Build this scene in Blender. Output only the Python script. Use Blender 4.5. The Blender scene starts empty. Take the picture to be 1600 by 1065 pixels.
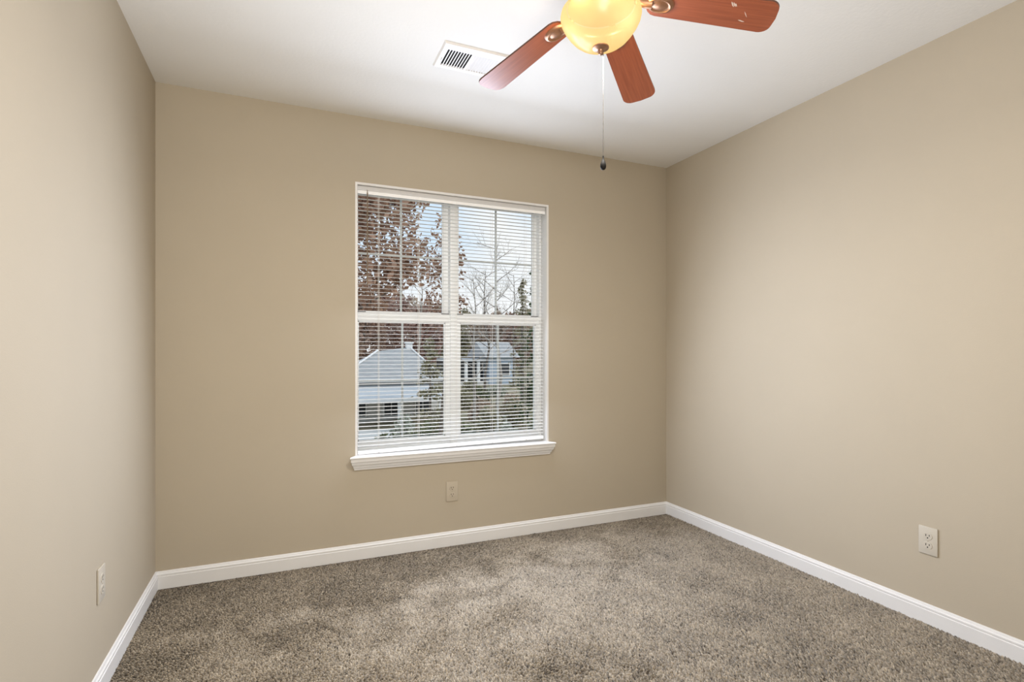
import bpy, bmesh, math, random
import numpy as np
from mathutils import Vector, Matrix

PI = math.pi
SC = bpy.context.scene
COL = SC.collection

# ------------------------------------------------------------------ camera
YAW = math.radians(23.25)
CAM_H = 1.143
cam_d = bpy.data.cameras.new('camera')
cam_d.sensor_width = 36.0
cam_d.lens = 833.0 / 1600.0 * 36.0
cam_d.shift_y = 16.5 / 1600.0
cam_d.clip_start = 0.02
cam_d.clip_end = 400
cam = bpy.data.objects.new('camera', cam_d)
COL.objects.link(cam)
cam.location = (0, 0, CAM_H)
cam.rotation_euler = (PI / 2, 0, -YAW)
SC.camera = cam

# ------------------------------------------------------------------ view, world, lights
SC.view_settings.view_transform = 'Standard'
SC.view_settings.look = 'None'
SC.view_settings.gamma = 1.0
SC.view_settings.use_curve_mapping = False
SC.view_settings.exposure = 0.06
SC.cycles.use_denoising = True
SC.cycles.max_bounces = 8
SC.cycles.diffuse_bounces = 5
SC.cycles.transparent_max_bounces = 16
SC.cycles.sample_clamp_indirect = 6.0
SC.cycles.caustics_reflective = False
SC.cycles.caustics_refractive = False

world = bpy.data.worlds.new('sky')
SC.world = world
world.use_nodes = True
wn = world.node_tree.nodes
wl = world.node_tree.links
wn.clear()
w_out = wn.new('ShaderNodeOutputWorld')
w_bg = wn.new('ShaderNodeBackground')
w_tc = wn.new('ShaderNodeTexCoord')
w_noise = wn.new('ShaderNodeTexNoise')
w_noise.inputs['Scale'].default_value = 3.2
w_noise.inputs['Detail'].default_value = 6
w_ramp = wn.new('ShaderNodeValToRGB')
w_ramp.color_ramp.elements[0].position = 0.49
w_ramp.color_ramp.elements[0].color = (0.68, 0.83, 1.0, 1)
w_ramp.color_ramp.elements[1].position = 0.66
w_ramp.color_ramp.elements[1].color = (0.97, 0.98, 1.0, 1)
w_sep = wn.new('ShaderNodeSeparateXYZ')
w_hor = wn.new('ShaderNodeMapRange')
w_hor.inputs['From Min'].default_value = 0.08
w_hor.inputs['From Max'].default_value = 0.20
w_mix = wn.new('ShaderNodeMix')
w_mix.data_type = 'RGBA'
w_mix.inputs['A'].default_value = (0.98, 0.985, 1.0, 1)
wl.new(w_tc.outputs['Generated'], w_noise.inputs['Vector'])
wl.new(w_tc.outputs['Generated'], w_sep.inputs['Vector'])
wl.new(w_sep.outputs['Z'], w_hor.inputs['Value'])
wl.new(w_noise.outputs['Fac'], w_ramp.inputs['Fac'])
wl.new(w_ramp.outputs['Color'], w_mix.inputs['B'])
wl.new(w_hor.outputs['Result'], w_mix.inputs['Factor'])
wl.new(w_mix.outputs['Result'], w_bg.inputs['Color'])
w_bg.inputs['Strength'].default_value = 1.05
wl.new(w_bg.outputs['Background'], w_out.inputs['Surface'])


def area_light(name, loc, rot, sx, sy, energy, color, spread=180):
    d = bpy.data.lights.new(name, 'AREA')
    d.shape = 'RECTANGLE'
    d.size = sx
    d.size_y = sy
    d.energy = energy
    d.color = color
    d.spread = math.radians(spread)
    o = bpy.data.objects.new(name, d)
    o.location = loc
    o.rotation_euler = rot
    COL.objects.link(o)
    return o


# daylight coming in through the window (just inside the blind, facing the room)
area_light('window_daylight', (0.961, 2.99, 1.32), (-PI / 2, 0, 0), 1.12, 1.42, 15.5, (0.88, 0.98, 1.18))
for zc in (1.12, 1.68):
    area_light('window_daylight', (0.961, 2.90, zc), (-PI / 2 + math.radians(25), 0, 0), 1.12, 0.52, 16.0, (0.88, 0.98, 1.18))
# added fill lights at the rear doorway, one aimed up at the ceiling
area_light('rear_fill', (0.05, -0.55, 1.60), (PI / 2 + math.radians(8), 0, 0), 0.95, 0.6, 34.0, (1.0, 0.95, 0.87))
area_light('rear_fill', (0.05, -0.30, 1.00), (PI / 2 + math.radians(60), 0, 0), 0.90, 0.5, 18.0, (1.0, 0.97, 0.92))
# low sun on the neighbourhood (from the right of the house, never into the room)
sun_d = bpy.data.lights.new('sun', 'SUN')
sun_d.energy = 1.1
sun_d.angle = math.radians(6)
sun_d.color = (1.0, 0.95, 0.87)
sun = bpy.data.objects.new('sun', sun_d)
sun.rotation_euler = (math.radians(25), math.radians(50), 0)
COL.objects.link(sun)

# ------------------------------------------------------------------ room dimensions
XL, XR = -0.564, 2.491
YB, YR = 3.034, -0.60
H = 2.44
WT = 0.20                       # outer wall thickness
WX0, WX1, WZ0, WZ1 = 0.365, 1.557, 0.545, 2.077      # window opening


def unproj(px, py, Y):
    """world point at depth Y seen at a photo pixel (used for measuring only)"""
    k = (px - 800.0) / 833.0
    dx = math.sin(YAW) + k * math.cos(YAW)
    dy = math.cos(YAW) - k * math.sin(YAW)
    t = Y / dy
    return Vector((t * dx, Y, CAM_H + (549.0 - py) / 833.0 * t))


# ------------------------------------------------------------------ materials
def new_mat(name):
    m = bpy.data.materials.new(name)
    m.use_nodes = True
    nt = m.node_tree
    return m, nt, nt.nodes['Principled BSDF'], nt.nodes['Material Output']


def mat(name, c, rough=0.5, metal=0.0, noise=0.0, nscale=20.0, bump=0.0, bscale=200.0, bdist=0.002,
        c2=None, coat=0.0, spec=0.5, stretch=None):
    m, nt, b, out = new_mat(name)
    N, L = nt.nodes, nt.links
    b.inputs['Base Color'].default_value = (*c, 1)
    b.inputs['Roughness'].default_value = rough
    b.inputs['Metallic'].default_value = metal
    b.inputs['Specular IOR Level'].default_value = spec
    if coat:
        b.inputs['Coat Weight'].default_value = coat
        b.inputs['Coat Roughness'].default_value = 0.15
    tc = N.new('ShaderNodeTexCoord')
    src = tc.outputs['Object']
    if stretch:
        mp = N.new('ShaderNodeMapping')
        mp.inputs['Scale'].default_value = stretch
        L.new(src, mp.inputs['Vector'])
        src = mp.outputs['Vector']
    tn = N.new('ShaderNodeTexNoise')
    tn.inputs['Scale'].default_value = nscale
    tn.inputs['Detail'].default_value = 5
    L.new(src, tn.inputs['Vector'])
    rp = N.new('ShaderNodeValToRGB')
    rp.color_ramp.elements[0].position = 0.3
    rp.color_ramp.elements[1].position = 0.7
    if c2 is None:
        lo = tuple(max(0, v * (1 - noise)) for v in c)
        hi = tuple(min(1, v * (1 + noise)) for v in c)
    else:
        lo, hi = c, c2
    rp.color_ramp.elements[0].color = (*lo, 1)
    rp.color_ramp.elements[1].color = (*hi, 1)
    L.new(tn.outputs['Fac'], rp.inputs['Fac'])
    L.new(rp.outputs['Color'], b.inputs['Base Color'])
    if bump:
        bn = N.new('ShaderNodeTexNoise')
        bn.inputs['Scale'].default_value = bscale
        bn.inputs['Detail'].default_value = 3
        L.new(tc.outputs['Object'], bn.inputs['Vector'])
        bp = N.new('ShaderNodeBump')
        bp.inputs['Strength'].default_value = bump
        bp.inputs['Distance'].default_value = bdist
        L.new(bn.outputs['Fac'], bp.inputs['Height'])
        L.new(bp.outputs['Normal'], b.inputs['Normal'])
    return m


M = {}
M['wall'] = mat('tan_wall_paint', (0.445, 0.386, 0.298), 0.75, noise=0.012, nscale=3, bump=0.12, bscale=260, spec=0.25)
M['ceiling'] = mat('white_ceiling_paint', (0.80, 0.79, 0.76), 0.85, noise=0.01, nscale=4, bump=0.25, bscale=70, bdist=0.003, spec=0.2)
M['hall'] = mat('hall_paint', (0.62, 0.56, 0.47), 0.8, noise=0.01)
M['trim'] = mat('white_trim_paint', (0.73, 0.72, 0.71), 0.38, noise=0.012, nscale=8, bump=0.04, bscale=90)
M['vinyl'] = mat('white_vinyl', (0.91, 0.925, 0.94), 0.35, noise=0.008)
M['muntin'] = mat('grey_white_grid', (0.70, 0.72, 0.74), 0.4, noise=0.01)
M['latch'] = mat('latch_recess_shade', (0.10, 0.10, 0.10), 0.6, noise=0.05)  # shadow of the tilt latch recess, put into the colour
M['slat'] = mat('white_blind_slat', (0.92, 0.925, 0.925), 0.4, noise=0.008)
M['headrail'] = mat('grey_white_headrail', (0.60, 0.595, 0.59), 0.4, noise=0.01)
M['cord'] = mat('white_cord', (0.85, 0.83, 0.80), 0.8, noise=0.02)
M['wand'] = mat('smoked_wand', (0.20, 0.15, 0.10), 0.3, noise=0.05)
M['plate'] = mat('almond_plastic', (0.475, 0.415, 0.325), 0.35, noise=0.01)
M['plate_white'] = mat('ivory_plastic', (0.52, 0.475, 0.40), 0.35, noise=0.01)
M['slot'] = mat('dark_slot', (0.02, 0.017, 0.013), 0.7, noise=0.05)
M['screw'] = mat('painted_screw', (0.42, 0.37, 0.29), 0.4, metal=0.3, noise=0.03)
M['vent'] = mat('white_enamel', (0.84, 0.83, 0.82), 0.4, noise=0.01)
M['duct'] = mat('duct_depth_shade', (0.012, 0.011, 0.010), 0.9, noise=0.1)
M['bronze'] = mat('brushed_bronze', (0.36, 0.20, 0.125), 0.38, metal=0.8, noise=0.12, nscale=60)
M['chain'] = mat('steel_chain', (0.06, 0.053, 0.046), 0.5, metal=0.9, noise=0.05)
M['fob'] = mat('black_wood_fob', (0.008, 0.007, 0.006), 0.6, noise=0.2, spec=0.15)
M['blade_edge'] = mat('dark_blade_edge', (0.09, 0.035, 0.02), 0.4, noise=0.1)
M['scuff'] = mat('pale_scuff', (0.62, 0.50, 0.42), 0.7, noise=0.1)
M['blade'] = mat('cherry_wood', (0.235, 0.058, 0.023), 0.33, c2=(0.33, 0.088, 0.036), nscale=5.0, coat=0.35,
                 stretch=(1.2, 26.0, 6.0))


def glass_mat():
    m, nt, b, out = new_mat('window_glass')
    N, L = nt.nodes, nt.links
    N.remove(b)
    tr = N.new('ShaderNodeBsdfTransparent')
    tr.inputs['Color'].default_value = (0.95, 0.96, 0.96, 1)
    gl = N.new('ShaderNodeBsdfGlossy')
    gl.inputs['Roughness'].default_value = 0.02
    fr = N.new('ShaderNodeFresnel')
    fr.inputs['IOR'].default_value = 1.05
    mx = N.new('ShaderNodeMixShader')
    L.new(fr.outputs['Fac'], mx.inputs['Fac'])
    L.new(tr.outputs['BSDF'], mx.inputs[1])
    L.new(gl.outputs['BSDF'], mx.inputs[2])
    L.new(mx.outputs['Shader'], out.inputs['Surface'])
    return m


M['glass'] = glass_mat()


def bowl_mat():
    m, nt, b, out = new_mat('amber_alabaster_glass')
    N, L = nt.nodes, nt.links
    N.remove(b)
    tc = N.new('ShaderNodeTexCoord')
    tn = N.new('ShaderNodeTexNoise')
    tn.inputs['Scale'].default_value = 9
    tn.inputs['Detail'].default_value = 4
    rp = N.new('ShaderNodeValToRGB')
    rp.color_ramp.elements[0].color = (1.0, 0.66, 0.22, 1)
    rp.color_ramp.elements[1].color = (1.0, 0.74, 0.31, 1)
    L.new(tc.outputs['Object'], tn.inputs['Vector'])
    L.new(tn.outputs['Fac'], rp.inputs['Fac'])
    em = N.new('ShaderNodeEmission')
    em.inputs['Strength'].default_value = 0.60
    L.new(rp.outputs['Color'], em.inputs['Color'])
    tl = N.new('ShaderNodeBsdfTranslucent')
    tl.inputs['Color'].default_value = (0.020, 0.0175, 0.012, 1)
    df = N.new('ShaderNodeBsdfDiffuse')
    df.inputs['Color'].default_value = (0.05, 0.038, 0.018, 1)
    gl = N.new('ShaderNodeBsdfGlossy')
    gl.inputs['Roughness'].default_value = 0.25
    m1 = N.new('ShaderNodeMixShader')
    m1.inputs['Fac'].default_value = 0.5
    L.new(tl.outputs['BSDF'], m1.inputs[1])
    L.new(df.outputs['BSDF'], m1.inputs[2])
    tp = N.new('ShaderNodeBsdfTransparent')
    tp.inputs['Color'].default_value = (1.0, 0.86, 0.62, 1)
    m3 = N.new('ShaderNodeMixShader')
    m3.inputs['Fac'].default_value = 0.22
    L.new(m1.outputs['Shader'], m3.inputs[1])
    L.new(tp.outputs['BSDF'], m3.inputs[2])
    m2 = N.new('ShaderNodeMixShader')
    m2.inputs['Fac'].default_value = 0.04
    L.new(m3.outputs['Shader'], m2.inputs[1])
    L.new(gl.outputs['BSDF'], m2.inputs[2])
    ad = N.new('ShaderNodeAddShader')
    L.new(m2.outputs['Shader'], ad.inputs[0])
    L.new(em.outputs['Emission'], ad.inputs[1])
    L.new(ad.outputs['Shader'], out.inputs['Surface'])
    return m


M['bowl'] = bowl_mat()


def carpet_mat():
    m, nt, b, out = new_mat('taupe_carpet_yarn')
    N, L = nt.nodes, nt.links
    at = N.new('ShaderNodeAttribute')
    at.attribute_name = 'yarn'
    rp = N.new('ShaderNodeValToRGB')
    e = rp.color_ramp.elements
    e[0].position = 0.0
    e[0].color = (0.055, 0.043, 0.031, 1)
    e[1].position = 1.0
    e[1].color = (0.41, 0.345, 0.258, 1)
    k = e.new(0.5)
    k.color = (0.230, 0.190, 0.139, 1)
    L.new(at.outputs['Fac'], rp.inputs['Fac'])
    L.new(rp.outputs['Color'], b.inputs['Base Color'])
    b.inputs['Roughness'].default_value = 0.95
    b.inputs['Specular IOR Level'].default_value = 0.1
    b.inputs['Sheen Weight'].default_value = 0.3
    b.inputs['Sheen Roughness'].default_value = 0.5
    return m


M['carpet'] = carpet_mat()
M['backing'] = mat('carpet_backing', (0.16, 0.125, 0.095), 0.95, noise=0.2, nscale=120)


def leaf_mat(name, a, c, trans=0.35):
    m, nt, b, out = new_mat(name)
    N, L = nt.nodes, nt.links
    N.remove(b)
    gi = N.new('ShaderNodeNewGeometry')
    rp = N.new('ShaderNodeValToRGB')
    rp.color_ramp.elements[0].color = (*a, 1)
    rp.color_ramp.elements[1].color = (*c, 1)
    L.new(gi.outputs['Random Per Island'], rp.inputs['Fac'])
    df = N.new('ShaderNodeBsdfDiffuse')
    tl = N.new('ShaderNodeBsdfTranslucent')
    L.new(rp.outputs['Color'], df.inputs['Color'])
    L.new(rp.outputs['Color'], tl.inputs['Color'])
    mx = N.new('ShaderNodeMixShader')
    mx.inputs['Fac'].default_value = trans
    L.new(df.outputs['BSDF'], mx.inputs[1])
    L.new(tl.outputs['BSDF'], mx.inputs[2])
    L.new(mx.outputs['Shader'], out.inputs['Surface'])
    return m


M['leaf_brown'] = leaf_mat('russet_oak_leaves', (0.28, 0.165, 0.11), (0.52, 0.34, 0.25))
M['leaf_red'] = leaf_mat('faded_red_leaves', (0.34, 0.20, 0.165), (0.56, 0.40, 0.33))
M['leaf_far'] = leaf_mat('hazy_russet_leaves', (0.32, 0.20, 0.15), (0.54, 0.40, 0.32))  # lighter russet, with distance haze put into the leaf colour
M['leaf_tan'] = leaf_mat('tan_leaves', (0.40, 0.30, 0.22), (0.62, 0.50, 0.40))
M['leaf_olive'] = leaf_mat('olive_leaves', (0.24, 0.22, 0.13), (0.46, 0.42, 0.29))
M['leaf_green'] = leaf_mat('dark_green_leaves', (0.10, 0.115, 0.06), (0.30, 0.31, 0.19))
M['needle'] = leaf_mat('pine_needles', (0.045, 0.07, 0.035), (0.15, 0.19, 0.10))
M['leaf_pale'] = leaf_mat('pale_grey_green_leaves', (0.30, 0.32, 0.24), (0.62, 0.62, 0.54))
M['bark'] = mat('grey_brown_bark', (0.17, 0.14, 0.115), 0.9, noise=0.3, nscale=14)
M['bark_pale'] = mat('pale_bark', (0.38, 0.34, 0.30), 0.9, noise=0.25, nscale=14)
M['litter'] = mat('leaf_litter_ground', (0.19, 0.18, 0.105), 0.95, c2=(0.42, 0.34, 0.235), nscale=1.4, bump=0.6, bscale=6, bdist=0.1)
M['shingle'] = mat('grey_shingles', (0.32, 0.32, 0.32), 0.85, c2=(0.46, 0.46, 0.46), nscale=2.5, stretch=(1, 6, 6))
M['shingle_lt'] = mat('pale_shingles', (0.46, 0.48, 0.51), 0.85, c2=(0.58, 0.60, 0.62), nscale=2.5, stretch=(1, 6, 6))
M['siding'] = mat('pale_siding', (0.62, 0.61, 0.58), 0.7, noise=0.06, nscale=2, stretch=(1, 1, 20))
M['siding_blue'] = mat('blue_grey_siding', (0.42, 0.50, 0.60), 0.7, noise=0.06, nscale=2, stretch=(1, 1, 20))
M['ext_white'] = mat('white_exterior_trim', (0.84, 0.84, 0.84), 0.6, noise=0.02)
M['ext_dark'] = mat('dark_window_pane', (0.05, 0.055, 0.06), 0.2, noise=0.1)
M['concrete'] = mat('pale_driveway', (0.60, 0.59, 0.57), 0.9, noise=0.08, nscale=1.5)
M['ext_brick'] = mat('red_brown_brick', (0.30, 0.15, 0.11), 0.9, c2=(0.42, 0.24, 0.18), nscale=6)


# ------------------------------------------------------------------ mesh helpers
class MB:
    """collects shapes and links them as ONE mesh object"""

    def __init__(self):
        self.v, self.f, self.mi = [], [], []
        self.cur = 0

    def add(self, verts, faces, mi=None):
        n = len(self.v)
        self.v += [tuple(p) for p in verts]
        self.f += [tuple(i + n for i in fc) for fc in faces]
        self.mi += [self.cur if mi is None else mi] * len(faces)

    def box(self, x0, x1, y0, y1, z0, z1, bevel=0.0):
        if bevel:
            bm = bmesh.new()
            bmesh.ops.create_cube(bm, size=1.0)
            for v in bm.verts:
                v.co = Vector((x0 + (v.co.x + .5) * (x1 - x0), y0 + (v.co.y + .5) * (y1 - y0), z0 + (v.co.z + .5) * (z1 - z0)))
            bmesh.ops.bevel(bm, geom=list(bm.edges), offset=bevel, segments=2, affect='EDGES', profile=0.6)
            bm.verts.index_update()
            self.add([v.co.copy() for v in bm.verts], [[v.index for v in fc.verts] for fc in bm.faces])
            bm.free()
            return
        vs = [(x0, y0, z0), (x1, y0, z0), (x1, y1, z0), (x0, y1, z0), (x0, y0, z1), (x1, y0, z1), (x1, y1, z1), (x0, y1, z1)]
        self.add(vs, [(0, 3, 2, 1), (4, 5, 6, 7), (0, 1, 5, 4), (1, 2, 6, 5), (2, 3, 7, 6), (3, 0, 4, 7)])

    def lathe(self, prof, seg=32, c=(0, 0, 0), sx=1.0, sy=1.0):
        vs, fs = [], []
        n = len(prof)
        for i in range(seg):
            a = 2 * PI * i / seg
            for r, z in prof:
                vs.append((c[0] + r * math.cos(a) * sx, c[1] + r * math.sin(a) * sy, c[2] + z))
        for i in range(seg):
            j = (i + 1) % seg
            for k in range(n - 1):
                fs.append((i * n + k, j * n + k, j * n + k + 1, i * n + k + 1))
        self.add(vs, fs)

    def tube(self, pts, rad, seg=8, cap=True):
        pts = [Vector(p) for p in pts]
        rads = rad if isinstance(rad, (list, tuple)) else [rad] * len(pts)
        vs, fs = [], []
        for i, p in enumerate(pts):
            d = (pts[min(i + 1, len(pts) - 1)] - pts[max(i - 1, 0)]).normalized()
            up = Vector((0, 0, 1)) if abs(d.z) < .9 else Vector((1, 0, 0))
            u = d.cross(up).normalized()
            w = d.cross(u)
            for k in range(seg):
                a = 2 * PI * k / seg
                vs.append(p + (u * math.cos(a) + w * math.sin(a)) * rads[i])
        for i in range(len(pts) - 1):
            for k in range(seg):
                k2 = (k + 1) % seg
                fs.append((i * seg + k, i * seg + k2, (i + 1) * seg + k2, (i + 1) * seg + k))
        if cap:
            fs.append(tuple(range(seg - 1, -1, -1)))
            fs.append(tuple((len(pts) - 1) * seg + k for k in range(seg)))
        self.add(vs, fs)

    def prism(self, poly, z0, z1, side_mi=None):
        n = len(poly)
        vs = [(x, y, z0) for x, y in poly] + [(x, y, z1) for x, y in poly]
        self.add(vs, [tuple(range(n - 1, -1, -1)), tuple(range(n, 2 * n))])
        self.add(vs, [(i, (i + 1) % n, n + (i + 1) % n, n + i) for i in range(n)], mi=side_mi)

    def sweep(self, prof, a, b, out, miter_a=0.0, miter_b=0.0):
        """profile [(projection, z)] from point a to b (xy); out = direction of projection; mitres move the ends by projection"""
        a, b, out = Vector((a[0], a[1], 0)), Vector((b[0], b[1], 0)), Vector((out[0], out[1], 0))
        d = (b - a).normalized()
        n = len(prof)
        vs = []
        for end, mt in ((a, miter_a), (b, miter_b)):
            for p, z in prof:
                q = end + out * p + d * (mt * p)
                vs.append((q.x, q.y, z))
        fs = [(i, i + 1, n + i + 1, n + i) for i in range(n - 1)]
        fs += [tuple(range(n - 1, -1, -1)), tuple(range(n, 2 * n))]
        self.add(vs, fs)

    def build(self, name, mats, parent=None, smooth=False, loc=None):
        me = bpy.data.meshes.new(name)
        me.from_pydata([tuple(v) for v in self.v], [], self.f)
        for m in (mats if isinstance(mats, (list, tuple)) else [mats]):
            me.materials.append(m)
        me.polygons.foreach_set('material_index', self.mi)
        bm = bmesh.new()
        bm.from_mesh(me)
        bmesh.ops.recalc_face_normals(bm, faces=list(bm.faces))
        bm.to_mesh(me)
        bm.free()
        if smooth:
            me.polygons.foreach_set('use_smooth', [True] * len(me.polygons))
            me.set_sharp_from_angle(angle=math.radians(smooth if smooth > 1 else 40))
        me.update()
        o = bpy.data.objects.new(name, me)
        COL.objects.link(o)
        if parent:
            o.parent = parent
        if loc:
            o.location = loc
        return o


def empty(name, loc=(0, 0, 0), rot=(0, 0, 0)):
    o = bpy.data.objects.new(name, None)
    o.empty_display_size = 0.05
    o.location = loc
    o.rotation_euler = rot
    COL.objects.link(o)
    return o


def tag(o, label, cat, group=None, kind=None):
    o['label'] = label
    o['category'] = cat
    if group:
        o['group'] = group
    if kind:
        o['kind'] = kind
    return o


def struct(o, label=None, cat=None):
    o['kind'] = 'structure'
    if label:
        o['label'] = label
        o['category'] = cat
    return o


# ------------------------------------------------------------------ room shell
def wall_with_hole(name, x0, x1, y0, y1, z0, z1, hx0, hx1, hz0, hz1):
    m = MB()
    m.box(x0, hx0, y0, y1, z0, z1)
    m.box(hx1, x1, y0, y1, z0, z1)
    if hz0 > z0:
        m.box(hx0, hx1, y0, y1, z0, hz0)
    m.box(hx0, hx1, y0, y1, hz1, z1)
    return m.build(name, M['wall'])


T = 0.12
struct(wall_with_hole('wall_back', XL - T, XR + T, YB, YB + WT, 0, H, WX0, WX1, WZ0, WZ1),
       'tan painted back wall holding the window', 'wall')
m = MB(); m.box(XL - T, XL, YR - T, YB, 0, H)
struct(m.build('wall_left', M['wall']), 'tan painted wall on the left of the room', 'wall')
m = MB(); m.box(XR, XR + T, YR - T, YB, 0, H)
struct(m.build('wall_right', M['wall']), 'tan painted wall on the right of the room', 'wall')
DX0, DX1, DZ = -0.42, 0.52, 2.05
struct(wall_with_hole('wall_rear', XL, XR, YR - T, YR, 0, H, DX0, DX1, 0, DZ),
       'tan painted wall with the doorway behind the camera', 'wall')
# hall behind the doorway
m = MB()
m.box(-0.9, -0.8, YR - T - 1.2, YR - T, 0, H)
m.box(0.9, 1.0, YR - T - 1.2, YR - T, 0, H)
m.box(-0.9, 1.0, YR - T - 1.3, YR - T - 1.2, 0, H)
struct(m.build('wall_hall', M['hall']), 'hall wall beyond the doorway behind the camera', 'wall')
m = MB(); m.box(XL - T, XR + T, YR - T - 1.3, YB + WT, H, H + 0.12)
struct(m.build('ceiling', M['ceiling']), 'white lightly textured ceiling', 'ceiling')
m = MB(); m.box(XL - T, XR + T, YR - T - 1.3, YB + WT, -0.15, -0.004)
struct(m.build('floor', M['backing']), 'floor under the carpet', 'floor')

# baseboards (profile with a stepped, rounded top)
BH = 0.084
bprof = [(0.0, 0.0), (0.013, 0.0), (0.013, 0.0595), (0.0103, 0.0608), (0.0103, 0.0628), (0.0112, 0.0660), (0.0118, 0.0690), (0.0108, 0.0720),
         (0.0068, 0.0745), (0.0062, 0.0785), (0.0048, 0.0825), (0.0, BH)]
for nm, a, b, out, ma, mb in (('baseboard_back', (XL, YB), (XR, YB), (0, -1), 1, -1),
                              ('baseboard_left', (XL, YR), (XL, YB), (1, 0), 1, -1),
                              ('baseboard_right', (XR, YB), (XR, YR), (-1, 0), 1, -1)):
    m = MB()
    m.sweep(bprof, a, b, out, ma, mb)
    side = nm.split('_')[1]
    struct(m.build(nm, M['trim'], smooth=35), 'white baseboard along the %s wall' % side, 'baseboard')
# doorway casing behind the camera
m = MB()
m.box(DX0 - 0.06, DX0, YR, YR + 0.015, 0, DZ + 0.06)
m.box(DX1, DX1 + 0.06, YR, YR + 0.015, 0, DZ + 0.06)
m.box(DX0, DX1, YR, YR + 0.015, DZ, DZ + 0.06)
struct(m.build('trim_1', M['trim']), 'white casing around the doorway behind the camera', 'trim')


# ------------------------------------------------------------------ carpet pile
def make_carpet():
    rng = np.random.default_rng(7)
    P = 0.0066
    x0, x1, y0, y1 = XL + 0.012, XR - 0.012, 0.25, YB - 0.012
    gx = np.arange(x0, x1, P)
    gy = np.arange(y0, y1, P)
    X, Y = np.meshgrid(gx, gy)
    X = X.ravel() + rng.uniform(-.45, .45, X.size) * P
    Y = Y.ravel() + rng.uniform(-.45, .45, Y.size) * P
    X = np.clip(X, x0, x1)
    Y = np.clip(Y, y0, y1)
    n = X.size

    def fbm(x, y, seed, sc, octs=3):
        r = np.random.default_rng(seed)
        v = np.zeros_like(x)
        amp = 1.0
        for o in range(octs):
            g = r.random((96, 96))
            u = x * sc + 11.3
            w = y * sc + 7.7
            iu = np.floor(u).astype(int)
            iw = np.floor(w).astype(int)
            fu = u - iu
            fw = w - iw
            fu = fu * fu * (3 - 2 * fu)
            fw = fw * fw * (3 - 2 * fw)
            a = g[iu % 96, iw % 96]
            b = g[(iu + 1) % 96, iw % 96]
            c = g[iu % 96, (iw + 1) % 96]
            d = g[(iu + 1) % 96, (iw + 1) % 96]
            v += amp * ((a * (1 - fu) + b * fu) * (1 - fw) + (c * (1 - fu) + d * fu) * fw)
            amp *= 0.55
            sc *= 2.1
        v -= v.mean()
        return v / (v.std() + 1e-9)

    nap = fbm(X * 0.75 + Y * 0.35, Y * 1.0 - X * 0.45, 3, 2.6)        # brushed areas lean different ways
    nap2 = fbm(X, Y, 5, 9.0)
    # lean puts shade into the pile: towards the door on the left and along the back wall, away from it on the right
    g = 0.42 + (X - 0.55) * 0.62 + 0.20 * nap + 0.10 * nap2
    g -= 1.6 * np.clip((Y - 2.45 - 0.06 * nap) / 0.5, 0, 1)
    g -= 0.7 * np.clip((X - 2.05) / 0.4, 0, 1)
    g += 0.40 * np.clip((2.15 - Y) / 0.5, 0, 1) * np.clip((X - 0.15) / 0.5, 0, 1)
    g = np.clip(g, 0, 1)
    lx = rng.normal(0.0006, 0.0030, n)
    ly = (g * 2 - 1) * 0.0088 + rng.normal(0, 0.0026, n)
    hgt = 0.011 + rng.normal(0, 0.0016, n) + 0.0006 * nap2
    hw = P * rng.uniform(0.62, 0.92, n)
    rot = rng.uniform(0, PI / 2, n)
    V = np.zeros((n, 9, 3), dtype=np.float32)
    for k in range(4):
        a = rot + k * PI / 2
        V[:, k, 0] = X + np.cos(a) * hw
        V[:, k, 1] = Y + np.sin(a) * hw
        V[:, k, 2] = -0.006
        V[:, 4 + k, 0] = X + lx * 0.75 + np.cos(a + .4) * hw * 0.72
        V[:, 4 + k, 1] = Y + ly * 0.75 + np.sin(a + .4) * hw * 0.72
        V[:, 4 + k, 2] = -0.006 + hgt * 0.72
    V[:, 8, 0] = X + lx
    V[:, 8, 1] = Y + ly
    V[:, 8, 2] = -0.006 + hgt
    V[:, :, 0] = np.clip(V[:, :, 0], XL + .0131, XR - .0131)
    V[:, :, 1] = np.minimum(V[:, :, 1], YB - .0131)
    base = (np.arange(n) * 9)[:, None]
    quads, tris = [], []
    for k in range(4):
        j = (k + 1) % 4
        quads.append(base + np.array([k, j, 4 + j, 4 + k])[None])
        tris.append(base + np.array([4 + k, 4 + j, 8])[None])
    Q = np.concatenate(quads, 0)
    Tr = np.concatenate(tris, 0)
    me = bpy.data.meshes.new('carpet_pile')
    me.vertices.add(n * 9)
    me.vertices.foreach_set('co', V.reshape(-1))
    nl = Q.size + Tr.size
    me.loops.add(nl)
    me.loops.foreach_set('vertex_index', np.concatenate([Q.ravel(), Tr.ravel()]).astype(np.int32))
    me.polygons.add(len(Q) + len(Tr))
    st = np.concatenate([np.arange(len(Q)) * 4, len(Q) * 4 + np.arange(len(Tr)) * 3]).astype(np.int32)
    me.polygons.foreach_set('loop_start', st)
    me.materials.append(M['carpet'])
    me.update(calc_edges=True)
    me.polygons.foreach_set('use_smooth', np.ones(len(Q) + len(Tr), dtype=bool))
    yarn = np.clip(0.5 + rng.normal(0, 0.19, n) + 0.05 * nap + 0.05 * nap2, 0, 1)
    at = me.attributes.new('yarn', 'FLOAT', 'POINT')
    at.data.foreach_set('value', np.repeat(yarn, 9).astype(np.float32))
    o = bpy.data.objects.new('carpet_pile', me)
    COL.objects.link(o)
    tag(o, 'taupe brown cut pile carpet covering the whole floor', 'carpet', kind='stuff')


make_carpet()

# ------------------------------------------------------------------ window
win = empty('window_1', ((WX0 + WX1) / 2, YB, WZ0))
win['kind'] = 'structure'
win['label'] = 'white twin double-hung window with grids in the back wall'
win['category'] = 'window'
WIN_INV = Matrix.Translation(-Vector(win.location))


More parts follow.
